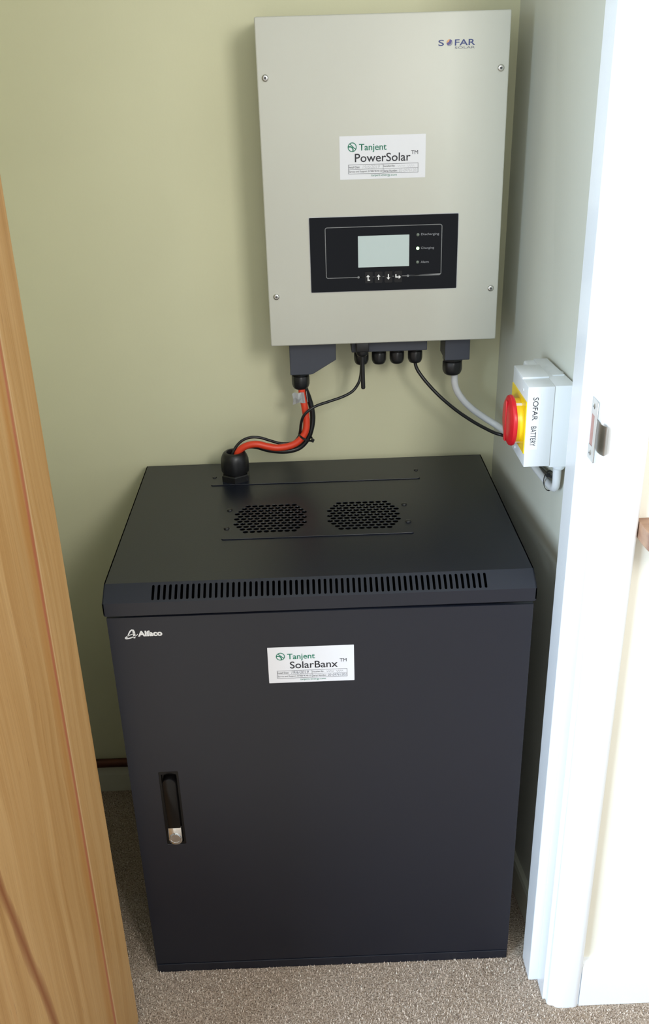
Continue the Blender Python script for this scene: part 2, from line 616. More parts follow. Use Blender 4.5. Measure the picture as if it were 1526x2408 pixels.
# door lining with its stop (one continuous white frame)
XR = 0.3425          # rebate face of right jamb
XS = 0.3275          # face of the stop
lin = bmesh.new()
box(lin, XR, 0.375, YO - 0.0005, 0.0, 0, 1.985, 0.0008, 1)
box(lin, -0.395, -0.363, YO - 0.0005, 0.0, 0, 1.985, 0.0008, 1)
box(lin, -0.395, 0.375, YO - 0.0005, 0.0, 1.985, 2.01, 0.0008, 1)
trim1 = struct('trim_1', lin, M['gloss'])
bm = bmesh.new(); box(bm, XS, XR + 0.001, -0.046, 0.0005, 0, 1.985, 0.0018, 2); obj('door_stop', bm, M['gloss'], trim1)
bm = bmesh.new(); box(bm, -0.364, -0.351, -0.046, 0.0005, 0, 1.985, 0.0018, 2); obj('door_stop', bm, M['gloss'], trim1)
bm = bmesh.new(); box(bm, -0.364, XR + 0.001, -0.046, 0.0005, 1.972, 1.985, 0.0015, 2); obj('door_stop', bm, M['gloss'], trim1)

# architrave on the landing side, moulded profile
def architrave(bm, x_in, x_out, z0, z1):
    s = 1 if x_out > x_in else -1
    W_ = abs(x_out - x_in)
    f = lambda u, d: (x_in + s * u * W_, YO - d)
    pr = [f(0, 0.0), f(0, 0.0075), f(0.02, 0.0098), f(0.06, 0.0115), f(0.12, 0.0125), f(0.19, 0.0128), f(0.215, 0.0145), f(0.26, 0.0165), f(0.34, 0.0178),
          f(0.55, 0.0185), f(0.80, 0.0180), f(0.92, 0.0165), f(0.98, 0.0140), f(1.0, 0.0105), f(1.0, 0)]
    prism(bm, pr, 'z', z0, z1)
bm = bmesh.new(); architrave(bm, 0.3475, 0.3985, 0.0, 2.04)
arch = struct('trim_2', bm, M['gloss'], smooth=True)
bm = bmesh.new(); architrave(bm, -0.368, -0.419, 0.0, 2.04)
struct('trim_3', bm, M['gloss'], smooth=True)
bm = bmesh.new()
prism(bm, [(YO, 1.990), (YO - 0.0125, 1.990), (YO - 0.0145, 2.001), (YO - 0.0185, 2.008), (YO - 0.0165, 2.038), (YO, 2.041)], 'x', -0.368, 0.3475)
struct('trim_4', bm, M['gloss'])

# pine door, folded back towards the landing, seen along its closet side
bm = bmesh.new(); box(bm, -0.044, 0.0, -0.41, 0.0, 0.0, 1.967, 0.0016, 2)
door = obj('door_1', bm, M['pine'], origin=False)
door.location = (-0.319, -0.0905, 0.001)
door.rotation_euler = (0, 0, -math.radians(14))
door['kind'] = 'structure'

# ------------------------------------------------------------------ carpet pile
def carpet_pile():
    R = np.random.default_rng(5)
    regs = [(-0.46, 0.86, -0.42, -0.0005, 3.0), (-0.60, -0.302, 0.0, 0.458, 4.0), (0.3005, 0.3070, 0.0, 0.40, 4.0)]
    pts = []
    for x0, x1, y0, y1, pitch in regs:
        n = int((x1 - x0) * (y1 - y0) / (pitch * 0.001) ** 2 * 1.5)
        pts.append(np.stack([R.uniform(x0, x1, n), R.uniform(y0, y1, n)], 1))
    P = np.concatenate(pts)
    x, y = P[:, 0], P[:, 1]
    bad = ((x > XS - 0.001) & (y > -0.046)) | ((x > XR - 0.001) & (y > -0.084)) | ((x > 0.346) & (y > -0.102)) | ((x < -0.315) & (y < -0.085)) | ((x < -0.350) & (x > -0.42) & (y > -0.102) & (y < 0.0))
    P = P[~bad]
    n = len(P)
    base = np.concatenate([P, np.full((n, 1), -0.0005)], 1)
    ang = R.uniform(0, 2 * PI, n)
    lean = R.uniform(0.0010, 0.0042, n)
    hgt = R.uniform(0.0014, 0.0042, n)
    wdt = R.uniform(0.0004, 0.0009, n)
    d = np.stack([np.cos(ang), np.sin(ang), np.zeros(n)], 1)
    s = np.stack([-np.sin(ang), np.cos(ang), np.zeros(n)], 1)
    z = np.array([0, 0, 1.0])
    v = np.empty((n, 5, 3))
    v[:, 0] = base - s * wdt[:, None]
    v[:, 1] = base + s * wdt[:, None]
    mid = base + d * (lean * 0.4)[:, None] + z * (hgt * 0.8)[:, None]
    v[:, 2] = mid + s * wdt[:, None]
    v[:, 3] = mid - s * wdt[:, None]
    v[:, 4] = base + d * lean[:, None] + z * (hgt)[:, None]
    me = bpy.data.meshes.new('carpet_pile')
    idx = np.arange(n)[:, None] * 5
    quads = (idx + np.array([0, 1, 2, 3]))
    tris = (idx + np.array([3, 2, 4]))
    me.vertices.add(n * 5)
    me.vertices.foreach_set('co', v.reshape(-1))
    loops = np.concatenate([quads.reshape(-1), tris.reshape(-1)])
    me.loops.add(len(loops))
    me.loops.foreach_set('vertex_index', loops)
    me.polygons.add(2 * n)
    st = np.concatenate([np.arange(n) * 4, n * 4 + np.arange(n) * 3])
    me.polygons.foreach_set('loop_start', st)
    me.update(calc_edges=True)
    a = me.attributes.new('shade', 'FLOAT', 'POINT')
    sh = np.repeat(np.clip(R.normal(0.5, 0.24, n), 0, 1), 5)
    a.data.foreach_set('value', sh)
    me.materials.append(M['fibre'])
    off = acc_loc(floor)
    me.transform(Matrix.Translation(-off))
    o = bpy.data.objects.new('carpet_pile', me)
    COL.objects.link(o)
    o.parent = floor
    o['kind'] = 'stuff'
carpet_pile()

# ------------------------------------------------------------------ battery cabinet
W2 = 0.300
cab = thing('battery_cabinet', 'large black steel floor cabinet with vented top, standing on the beige carpet', 'cabinet', (0, 0.225, 0))
S = M['black_steel']
bm = bmesh.new()
box(bm, -W2 + 0.003, W2 - 0.003, 0.0215, 0.4510, 0.004, 0.7000, 0.0015, 1)
obj('body', bm, S, cab)
bm = bmesh.new(); box(bm, -W2, W2, 0.0, 0.4505, 0.0, 0.0185, 0.0012, 2)
obj('plinth', bm, S, cab)
# door leaf with recess for the swing handle
HX0, HX1, HZ0, HZ1 = -0.2558, -0.2255, 0.2885, 0.4352
bm = bmesh.new()
XZ = plane_matrix((0, 0.0205, 0), (1, 0, 0), (0, 0, 1))      # local z points to -y
plate_holes(bm, [(W2, 0.0212), (W2, 0.7075), (-W2, 0.7100), (-W2, 0.0212)], [rrect(HX0, HX1, HZ0, HZ1, 0.002, 2)], 0.0205, XZ)
dleaf = obj('door', bm, S, cab)
# back of the recess
bm = bmesh.new()
box(bm, HX0 - 0.001, HX1 + 0.001, 0.0065, 0.0200, HZ0 - 0.001, HZ1 + 0.001)
plate_holes(bm, rrect(HX0, HX1, HZ0, HZ1, 0.002, 2), [rrect(HX0 + 0.0035, HX1 - 0.0035, HZ0 + 0.0035, HZ1 - 0.006, 0.002, 2)], 0.0062, plane_matrix((0, 0.0070, 0), (1, 0, 0), (0, 0, 1)))
obj('handle_recess', bm, M['lever_black'], dleaf)
# swing lever
def lever_outline(x0, x1, z0, z1, rt, rb):
    n = 10
    pts = []
    cx = (x0 + x1) / 2
    for i in range(n + 1):
        a = PI * i / n
        pts.append((cx + (x1 - x0) / 2 * math.cos(a), z1 - rt + rt * math.sin(a)))
    if rb:
        for i in range(n + 1):
            a = PI + PI * i / n
            pts.append((cx + (x1 - x0) / 2 * math.cos(a), z0 + rb + rb * math.sin(a)))
    else:
        pts += [(x0, z0), (x1, z0)]
    return pts
bm = bmesh.new()
prism(bm, lever_outline(-0.2508, -0.2300, 0.3280, 0.4262, 0.010, 0), 'y', -0.0075, 0.0068, 0.0018)
obj('handle_lever', bm, M['lever_black'], dleaf, smooth=True)
bm = bmesh.new()
pts = [(-0.2508, 0.3276), (-0.2508, 0.3030)] + [(-0.2404 + 0.0104 * math.cos(a), 0.3030 + 0.0104 * math.sin(a)) for a in [PI + PI * i / 12 for i in range(13)]] + [(-0.2300, 0.3276)]
prism(bm, pts, 'y', -0.0055, 0.0068, 0.0012)
m = frame_matrix((-0.2404, -0.0050, 0.3075), (0, -1, 0))
lathe(bm, [(0.0092, 0), (0.0092, 0.0022), (0.0086, 0.0030), (0.0081, 0.0030), (0.0078, 0.0023), (0.003, 0.0023)], m, 36)
box(bm, -0.2450, -0.2444, -0.0060, -0.0050, 0.3165, 0.3276)
tag(obj('lock', bm, M['chrome'], dleaf, smooth=True), 'polished chrome lock cover at the foot of the lever')

# door logo (white print)
bm = bmesh.new()
P0 = plane_matrix((0, -0.0001, 0), (1, 0, 0), (0, 0, 1))
text(bm, 'Alfaco', -0.2590, -0.2245, 0.6785, 0.6880, P0, 0, bold=0.05)
e = [(-0.2680 + 0.0088 * math.cos(a) + 0.0015 * math.sin(a), 0.6800 + 0.0030 * math.sin(a) + 0.0028 * math.cos(a)) for a in [0.35 * PI + 2 * PI * 0.86 * i / 30 for i in range(31)]]
ribbon(bm, e, 0.0011, P0, taper=[0.0004 + 0.0016 * math.sin(PI * i / 30) for i in range(31)])
ribbon(bm, [(-0.2752, 0.6765), (-0.2735, 0.6800), (-0.2712, 0.6846), (-0.2690, 0.6882), (-0.2668, 0.6900), (-0.2650, 0.6893), (-0.2643, 0.6865), (-0.2640, 0.6800), (-0.2646, 0.6762)],
       0.002, P0, taper=[0.0010, 0.0014, 0.0018, 0.0019, 0.0019, 0.0026, 0.0034, 0.0034, 0.0026])
obj('logo', bm, M['print_white'], dleaf)

# sticker builder: white vinyl panel with print
def sticker(parent, x0, x1, z0, z1, y, title, tu0, tu1, tilt=0.0, dim=False):
    Wd, Ht = x1 - x0, z1 - z0
    mt = plane_matrix((x0, y, z0), (math.cos(tilt), 0, math.sin(tilt)), (-math.sin(tilt), 0, math.cos(tilt)))
    bm = bmesh.new()
    sheet(bm, rrect(0, Wd, 0, Ht, 0.0006, 2), mt, 0.0003)
    st = obj('sticker', bm, M['sticker'], parent)
    tag(st, 'white sticker with green and black print')
    pm = mt @ Matrix.Translation((0, 0, 0.00035))
    bm = bmesh.new()
    U = lambda u: u * Wd
    V = lambda v: (1 - v) * Ht
    # round emblem: ring with leaf veins
    cx, cy, r = U(0.147), V(0.255), Wd * 0.0475
    ribbon(bm, circle(cx, cy, r, 28), r * 0.20, pm, True, mi=0)
    ribbon(bm, [(cx - r * 0.55, cy + r * 0.75), (cx - r * 0.05, cy + r * 0.30), (cx + r * 0.45, cy - r * 0.20), (cx + r * 0.85, cy - r * 0.45)], r * 0.20, pm, mi=0)
    ribbon(bm, [(cx - r * 0.95, cy + r * 0.10), (cx - r * 0.40, cy + r * 0.12), (cx + r * 0.02, cy - r * 0.10), (cx + r * 0.20, cy - r * 0.50), (cx + r * 0.18, cy - r * 0.95)], r * 0.30, pm, mi=0)
    text(bm, 'Tanjent', U(0.226), U(0.546), V(0.385), V(0.185), pm, 0, bold=0.012)
    text(bm, title, U(tu0), U(tu1), V(0.602), V(0.405), pm, 1, bold=0.008)
    text(bm, 'TM', U(0.832), U(0.912), V(0.455), V(0.368), pm, 1)
    lw = 0.00045
    for pts in ([(0.100, 0.66), (0.915, 0.66), (0.915, 0.872), (0.100, 0.872)],):
        ribbon(bm, [(U(u), V(v)) for u, v in pts], lw, pm, True, mi=1)
    ribbon(bm, [(U(0.100), V(0.768)), (U(0.915), V(0.768))], lw * 0.7, pm, mi=1)
    ribbon(bm, [(U(0.506), V(0.66)), (U(0.506), V(0.872))], lw * 0.8, pm, mi=1)
    text(bm, 'Install Date:', U(0.106), U(0.235), V(0.742), V(0.690), pm, 1)
    text(bm, 'Installed By:', U(0.512), U(0.645), V(0.742), V(0.690), pm, 1)
    text(bm, 'Service and Support: 01908 90 40 30', U(0.106), U(0.495), V(0.850), V(0.795), pm, 1)
    text(bm, 'Serial Number:', U(0.512), U(0.675), V(0.845), V(0.795), pm, 1)
    text(bm, '19/6/2019', U(0.265), U(0.468), V(0.752), V(0.678), pm, 2, shear=0.2)
    rr = random.Random(3)
    def scrawl(u0, u1, v, n):
        pts = []
        for i in range(n):
            uu = u0 + (u1 - u0) * i / (n - 1)
            pts.append((U(uu), V(v + (0.026 if i % 2 else -0.026) * rr.uniform(0.5, 1.2))))
        ribbon(bm, pts, 0.00028, pm, mi=2)
    scrawl(0.675, 0.760, 0.713, 9); scrawl(0.790, 0.870, 0.713, 8)
    text(bm, '03-09761201', U(0.690), U(0.908), V(0.852), V(0.788), pm, 2, shear=0.2)
    text(bm, 'tanjent-energy.com', U(0.365), U(0.665), V(0.955), V(0.890), pm, 0 if dim else 3)
    obj('lettering', bm, [M['ink_green'], M['ink_black'], M['ink_pen'] if not dim else M['print_grey'], M['ink_green']], st)
    return st
sticker(dleaf, -0.0782, 0.0458, 0.5905, 0.6515, -0.0001, 'SolarBanx', 0.252, 0.808)

# lid: folded sheet with slotted bevel, flat top, side cheeks
LX = 0.302
ZT, YC, YB, ZB, ZL = 0.7528, 0.0223, -0.0045, 0.7359, 0.7150
YBK = 0.4515
bm = bmesh.new()
XY = plane_matrix((0, 0, ZT - 0.0014), (1, 0, 0), (0, 1, 0))
top_holes = [rrect(-0.137, -0.010, 0.158, 0.272, 0.01, 3), rrect(0.010, 0.137, 0.158, 0.272, 0.01, 3), circle(-0.137, 0.3785, 0.015, 24)]
plate_holes(bm, [(-LX, YC), (LX, YC), (LX, YBK), (-LX, YBK)], top_holes, 0.0014, XY)
bl = math.hypot(YC - YB, ZT - ZB)
BV = plane_matrix((0, YB, ZB), (1, 0, 0), (0, YC - YB, ZT - ZB))
slots = [slot(-0.2325 + 0.008 * k, bl * 0.49, 0.0037, bl * 0.76) for k in range(59)]
plate_holes(bm, [(-LX, 0), (LX, 0), (LX, bl), (-LX, bl)], slots, 0.0012, BV @ Matrix.Translation((0, 0, -0.0012)))
box(bm, -LX, LX, YB, YB + 0.0014, ZL + 0.0025, ZB)
box(bm, -LX + 0.001, LX - 0.001, YB + 0.0008, YB + 0.012, ZL, ZL + 0.0028)
for s in (-1, 1):
    pr = [(YB, ZL + 0.0035), (YB + 0.003, ZL), (YBK, ZL), (YBK, ZT), (YC, ZT), (YB, ZB)]
    prism(bm, pr, 'x', s * (LX - 0.0016), s * LX)
box(bm, -LX, LX, YBK - 0.0014, YBK, 0.700, ZT)
lid = obj('lid', bm, S, cab)
# black sheet added as the shade of the hollow behind the perforations
bm = bmesh.new(); box(bm, -LX + 0.004, LX - 0.004, 0.020, YBK - 0.003, 0.7002, 0.7060)
obj('cavity_shade_sheet', bm, M['cavity'], cab)

# perforated fan panel
bm = bmesh.new()
holes = []
rows = [8, 9, 10, 11, 10, 11, 10, 11, 10, 9, 8]
for cx in (-0.0731, 0.0743):
    for k, n in enumerate(rows):
        yy = 0.2605 - 0.0093 * k
        for i in range(n):
            holes.append(circle(cx + (i - (n - 1) / 2) * 0.0107, yy, 0.0045, 12))
plate_holes(bm, rrect(-0.1465, 0.1470, 0.1455, 0.286, 0.003, 3), holes, 0.0014, plane_matrix((0, 0, ZT), (1, 0, 0), (0, 1, 0)))
vp = obj('perforated_panel', bm, S, lid)
for p in ((-0.1400, 0.2484), (-0.1406, 0.1820), (0.1421, 0.2470), (0.1423, 0.1840)):
    screw((p[0], p[1], ZT + 0.0014), (0, 0, 1), 0.0046, [M['dark_screw'], M['grey_hole']], vp)
# blanking plate carrying the cable gland
bm = bmesh.new()
plate_holes(bm, rrect(-0.1787, 0.1806, 0.3520, 0.4480, 0.004, 4), [circle(-0.137, 0.3785, 0.015, 24)], 0.0014, plane_matrix((0, 0, ZT), (1, 0, 0), (0, 1, 0)))
cp = obj('cable_entry_plate', bm, S, lid)
for p in ((-0.1746, 0.3854), (0.1773, 0.3873)):
    screw((p[0], p[1], ZT + 0.0014), (0, 0, 1), 0.0036, [M['dark_screw'], M['grey_hole']], cp)
bm = bmesh.new()
gland(bm, (-0.1370, 0.3785, ZT + 0.0014), (0, 0, 1), 0.0242, 0.0500, hole=0.52)
obj('cable_gland', bm, M['black_plastic'], lid, smooth=True)

# ------------------------------------------------------------------ inverter on the wall
IY = 0.3404
IX0, IX1, IZ0, IZ1 = -0.0629, 0.2963, 0.9965, 1.4643
inv = thing('wall_inverter', 'cream white wall mounted power inverter box with a black display, above the cabinet', 'inverter', (0.1167, YW - 0.002, 0.9965))
bm = bmesh.new(); box(bm, IX0, IX1, IY, IY + 0.105, IZ0, IZ1, 0.0022, 3)
cover = obj('front_cover', bm, M['inverter'], inv, smooth=True)
bm = bmesh.new(); box(bm, IX0 + 0.012, IX1 - 0.012, IY + 0.104, YW - 0.0012, IZ0 + 0.02, IZ1 - 0.02, 0.001, 1)
obj('rear_housing', bm, M['grey_plastic'], inv)
for p in ((-0.0512, 1.3865), (0.2846, 1.3905), (-0.0504, 1.0755), (0.2846, 1.0780)):
    bm_c = p
    s_ = screw((p[0], IY - 0.0004, p[1]), (0, -1, 0), 0.0048, [M['steel'], M['grey_hole']], cover, kind='hex', h=0.0022)
# display
bm = bmesh.new()
PI_ = plane_matrix((0, IY, 0), (1, 0, 0), (0, 0, 1))
sheet(bm, rrect(0.0036, 0.2312, 1.0797, 1.1934, 0.0012, 3), PI_, 0.0006, 0)
sheet(bm, rrect(0.0045, 0.2303, 1.0805, 1.1926, 0.0010, 3), PI_, 0.0016, 1)
disp = obj('display_panel', bm, [M['print_grey'], M['panel_glass']], cover)
pm = PI_ @ Matrix.Translation((0, 0, 0.0016))
bm = bmesh.new()
sheet(bm, rrect(0.0778, 0.1562, 1.1168, 1.1640, 0.0006, 2), pm, 0.0004)
obj('lcd_screen', bm, M['lcd'], disp)
bm = bmesh.new()
fr = rrect(0.0282, 0.2058, 1.1018, 1.1776, 0.003, 4)
# open outline: start at the right stub, run counter-clockwise over the top to the left stub
pr_ = fr[18:] + fr[:18]
path = [(0.1547, 1.1018)] + fr[18:24] + fr[0:18] + [(0.0781, 1.1018)]
path = [(0.1547, 1.1018)] + fr[18:] + fr[:18] + [(0.0781, 1.1018)]
ribbon(bm, path, 0.0010, pm, th=0.0002, mi=0)
for ex in (0.0781, 0.1547):
    sheet(bm, circle(ex, 1.1018, 0.0018, 10), pm, 0.0003, 0)
text(bm, 'Discharging', 0.1742, 0.2016, 1.1612, 1.1654, pm, 1)
text(bm, 'Charging', 0.1742, 0.1945, 1.1409, 1.1451, pm, 1)
text(bm, 'Alarm', 0.1742, 0.1866, 1.1205, 1.1240, pm, 1)
obj('printed_legend', bm, [M['print_line'], M['print_dim']], disp)
arrows = {
    0: ([(0.0018, -0.0042), (-0.0012, -0.0042), (-0.0012, 0.001)], (-0.0012, 0.0042, 0, 1)),
    1: ([(0, -0.0042), (0, 0.001)], (0, 0.0042, 0, 1)),
    2: ([(0, 0.0042), (0, -0.001)], (0, -0.0042, 0, -1)),
    3: ([(-0.0036, 0.0036), (-0.0036, -0.0006), (0.001, -0.0006)], (0.0042, -0.0006, 1, 0)),
}
for k, bx in enumerate((0.0940, 0.1091, 0.1243, 0.1395)):
    bm = bmesh.new()
    sheet(bm, rrect(bx - 0.0060, bx + 0.0060, 1.0925, 1.1100, 0.0015, 3), pm, 0.0010, 0)
    bmt = pm @ Matrix.Translation((bx, 1.1013, 0.0011))
    pts, (hx, hy, dx, dy) = arrows[k]
    ribbon(bm, pts, 0.0017, bmt, mi=1)
    sheet(bm, [(hx, hy), (hx - dx * 0.0034 - dy * 0.0029, hy - dy * 0.0034 - dx * 0.0029), (hx - dx * 0.0034 + dy * 0.0029, hy - dy * 0.0034 + dx * 0.0029)], bmt, 0.0002, 1)
    obj('button', bm, [M['button'], M['print_white']], disp)
for k, lz in enumerate((1.1633, 1.1430, 1.1222)):
    bm = bmesh.new()
    lathe(bm, [(0.0023, -0.0003), (0.0023, 0.0006), (0.0015, 0.0012), (0.0005, 0.0014)], frame_matrix((0.1693, IY - 0.0016, lz), (0, -1, 0)), 18)
    o = obj('indicator_lamp', bm, M['led_on'] if k == 1 else M['led_off'], disp, smooth=True)
    if k == 1: tag(o, 'lit green indicator')
# maker's print
bm = bmesh.new()
pf = PI_ @ Matrix.Translation((0, 0, 0.0001))
text(bm, 'S', 0.1946, 0.2025, 1.4208, 1.4286, pf, 0, bold=0.01)
text(bm, 'FAR', 0.2178, 0.2466, 1.4208, 1.4286, pf, 0, bold=0.01)
sheet(bm, circle(0.2103, 1.4247, 0.0043, 20), pf, 0.0001, 1)
sheet(bm, [(0.2103 + 0.0043 * math.cos(a), 1.4247 + 0.0043 * math.sin(a)) for a in [0.45 * PI + PI * 0.75 * i / 10 for i in range(11)]], pf, 0.0002, 2)
ribbon(bm, [(0.2070, 1.4226), (0.2108, 1.4248), (0.2122, 1.4283)], 0.0034, pf, th=0.0004, mi=3)
text(bm, 'SOLAR', 0.2180, 0.2464, 1.4166, 1.4195, pf, 4)
obj('logo', bm, [M['ink_blue'], M['print_dim'], M['ink_orange'], M['ink_violet'], M['ink_pen']], cover)
sticker(cover, 0.0525, 0.1790, 1.2459, 1.3062, IY - 0.0001, 'PowerSolar', 0.176, 0.826, dim=True)

# terminal covers underneath
G = M['grey_plastic']
bm = bmesh.new()
prism(bm, [(-0.0346, 0.9975), (-0.0346, 0.9386), (-0.0015, 0.9386), (0.0025, 0.9393), (0.0412, 0.9622), (0.0416, 0.9975)], 'y', 0.3705, 0.4280, 0.0012)
ta = obj('terminal_cover', bm, G, inv); tag(ta, 'large slate grey terminal cover with one corner cut away')
bm = bmesh.new(); box(bm, 0.0672, 0.1908, 0.3705, 0.4280, 0.9735, 0.9975, 0.0012, 2)
tb = obj('terminal_cover', bm, G, inv); tag(tb, 'long low slate grey terminal cover')
bm = bmesh.new(); box(bm, 0.2204, 0.2612, 0.3705, 0.4280, 0.9548, 0.9975, 0.0012, 2)
tc = obj('terminal_cover', bm, G, inv); tag(tc, 'small square slate grey terminal cover')
def add_gland(x, z, r, L, par, y=0.397):
    bm = bmesh.new()
    gland(bm, (x, y, z), (0, 0, -1), r, L)
    return obj('cable_gland', bm, M['black_plastic'], par, smooth=True)
add_gland(-0.0182, 0.9386, 0.0150, 0.0310, ta)
for gx in (0.0845, 0.1138, 0.1437, 0.1742):
    add_gland(gx, 0.9735, 0.0122, 0.0270, tb)
add_gland(0.2370, 0.9548, 0.0165, 0.0310, tc)
# stub aerial of the data stick
bm = bmesh.new()
box(bm, 0.0735, 0.0945, 0.3500, 0.3705, 0.9790, 0.9960, 0.002, 2)
lathe(bm, [(0.0100, 0), (0.0098, 0.005), (0.0080, 0.008), (0.0042, 0.0095)], frame_matrix((0.0838, 0.3600, 0.9795), (0, 0, -1)), 24)
tube(bm, [(0.0838, 0.360, 0.973), (0.0843, 0.3600, 0.94), (0.0848, 0.3600, 0.9165)], 0.0035, 14)
lathe(bm, [(0.0035, 0), (0.0028, 0.0016), (0.0012, 0.0024)], frame_matrix((0.0848, 0.3600, 0.9165), (0, 0, -1)), 14)
obj('data_stick_aerial', bm, M['black_plastic'], inv, smooth=True)

# ------------------------------------------------------------------ cables
def cable(name, pts, r, m, label, seg=14):
    bm = bmesh.new()
    tube(bm, pts, r, seg, 6)
    return tag(obj(name, bm, m, smooth=True), label, 'cable')
red = cable('power_cable', [(-0.0180, 0.393, 0.9150), (-0.0172, 0.392, 0.9060), (-0.0157, 0.392, 0.8925), (-0.0128, 0.390, 0.8742), (-0.0110, 0.388, 0.8519), (-0.0136, 0.386, 0.8334), (-0.0236, 0.384, 0.8190),
      (-0.0386, 0.382, 0.8105), (-0.0606, 0.380, 0.8078), (-0.0786, 0.378, 0.8115), (-0.0963, 0.377, 0.8168), (-0.1122, 0.377, 0.8155), (-0.1255, 0.3775, 0.8085), (-0.1320, 0.378, 0.7985), (-0.1340, 0.378, 0.785)],
      0.0059, M['red_cable'], 'thick orange red power cable curving from the inverter down into the cabinet gland')
cable('power_cable', [(-0.0130, 0.399, 0.9150), (-0.0100, 0.400, 0.9020), (-0.0060, 0.402, 0.8895), (-0.0015, 0.402, 0.8703), (-0.0002, 0.402, 0.8510), (-0.0038, 0.400, 0.8309), (-0.0112, 0.399, 0.8139), (-0.0236, 0.398, 0.8010),
      (-0.0393, 0.395, 0.7965), (-0.0578, 0.393, 0.7965), (-0.0795, 0.391, 0.8010), (-0.0972, 0.389, 0.8080), (-0.1116, 0.3895, 0.8095), (-0.1250, 0.389, 0.8050), (-0.1345, 0.389, 0.7970), (-0.1380, 0.3885, 0.785)],
      0.0048, M['black_rubber'], 'thick black power cable running behind the orange red one')
cable('signal_cable', [(0.0845, 0.397, 0.952), (0.0843, 0.396, 0.9432), (0.0826, 0.394, 0.9263), (0.0780, 0.390, 0.9137), (0.0677, 0.386, 0.9021), (0.0510, 0.383, 0.8943), (0.0293, 0.380, 0.8883), (0.0075, 0.3775, 0.8822),
      (-0.0060, 0.3745, 0.8755), (-0.0160, 0.3745, 0.8650), (-0.0205, 0.3780, 0.8500), (-0.0225, 0.3860, 0.8340), (-0.0265, 0.3935, 0.8200), (-0.0370, 0.3960, 0.8100), (-0.0571, 0.3950, 0.8100), (-0.0751, 0.392, 0.8170),
      (-0.0914, 0.389, 0.8240), (-0.1073, 0.387, 0.8260), (-0.1220, 0.3855, 0.8215), (-0.1330, 0.383, 0.8120), (-0.1400, 0.380, 0.8000), (-0.1430, 0.379, 0.788)],
      0.0024, M['black_rubber'], 'thin black cable looping from the left middle gland over to the red cable')
cable('signal_cable', [(0.1742, 0.397, 0.952), (0.1751, 0.396, 0.9417), (0.1792, 0.394, 0.9318), (0.1897, 0.390, 0.9171), (0.2054, 0.386, 0.8992), (0.2232, 0.382, 0.8819), (0.2488, 0.380, 0.8604),
      (0.2783, 0.378, 0.8401), (0.3082, 0.376, 0.8236), (0.3250, 0.368, 0.8200), (0.3335, 0.345, 0.8225), (0.3375, 0.3000, 0.8260), (0.3425, 0.2450, 0.8290), (0.3467, 0.1852, 0.8340), (0.3493, 0.1500, 0.8385),
      (0.3503, 0.1320, 0.8450), (0.3505, 0.1260, 0.8600), (0.3500, 0.1240, 0.8845)],
      0.0029, M['black_rubber'], 'black cable from the right middle gland, slanting down behind the red isolator knob')
cable('supply_cable', [(0.2370, 0.397, 0.932), (0.2409, 0.398, 0.9225), (0.2423, 0.399, 0.9072), (0.2473, 0.400, 0.8916), (0.2588, 0.400, 0.8745), (0.2751, 0.398, 0.8585), (0.2957, 0.395, 0.8434), (0.3150, 0.386, 0.8325),
      (0.3255, 0.3650, 0.8290), (0.3288, 0.3380, 0.8330), (0.3345, 0.2750, 0.8320), (0.3405, 0.2025, 0.8295), (0.3450, 0.1560, 0.8285), (0.3470, 0.1300, 0.8295), (0.3475, 0.1130, 0.8350), (0.3470, 0.1050, 0.8460), (0.3462, 0.1030, 0.8620), (0.3462, 0.1030, 0.8720)],
      0.0058, M['white_cable'], 'thick white cable from the right-hand gland to the underside of the isolator')

def strap(name, c, axis, tilt_up, ra, rb, wd, label, tail=None):
    """flat band around a cable bundle"""
    z = Vector(axis).normalized()
    u = Vector(tilt_up).normalized()
    u = (u - z * u.dot(z)).normalized()
    v = z.cross(u)
    bm = bmesh.new()
    n = 28
    rings = []
    t = bmesh.new()
    for i in range(n):
        a = 2 * PI * i / n
        for_d = u * math.cos(a) * ra + v * math.sin(a) * rb
        k = 1 + 0.0012 / max(ra, rb)
        rings.append([t.verts.new(Vector(c) + for_d * s + z * h) for s, h in ((1, -wd), (k, -wd), (k, wd), (1, wd))])
    for i in range(n):
        a, b = rings[i], rings[(i + 1) % n]
        for k in range(4):
            t.faces.new((a[k], b[k], b[(k + 1) % 4], a[(k + 1) % 4]))
    merge(bm, t)
    hd = Vector(c) + (u * ra if tail is None else Vector(tail))
    t = bmesh.new()
    box(t, -0.0030, 0.0030, -0.0026, 0.0026, -0.0028, 0.0028, 0.0006, 1)
    t.transform(Matrix.Translation(hd) @ z.to_track_quat('Z', 'Y').to_matrix().to_4x4())
    merge(bm, t)
    return tag(obj(name, bm, M['black_plastic']), label, 'cable tie', 'black cable ties')
strap('cable_tie', (-0.0135, 0.3915, 0.8225), (0.45, 0.0, 0.89), (0.89, 0, -0.45), 0.0125, 0.0155, 0.0016,
      'black cable tie round the red and black cables between inverter and cabinet', tail=(0.0118, -0.0040, -0.0062))
strap('cable_tie', (0.3468, 0.1420, 0.8335), (0.0, 1.0, -0.08), (0, 0.08, 1), 0.0150, 0.0080, 0.0013,
      'black cable tie on the grey cables below the isolator', tail=(-0.004, -0.006, 0.012))
# silver tag wrapped round the red cable
bm = bmesh.new()
t = bmesh.new()
n = 20
rr = []
for i in range(n + 1):
    a = -0.2 * PI + 2 * PI * i / n * 0.9
    for_z = [(0.9040, 0), (0.8850, 1)]
    rr.append([t.verts.new((-0.0155 + (0.0020 if k else 0) + 0.0068 * math.cos(a), 0.3915 + 0.0068 * math.sin(a), zz)) for zz, k in for_z])
for a, b in zip(rr, rr[1:]):
    t.faces.new((a[0], b[0], b[1], a[1]))
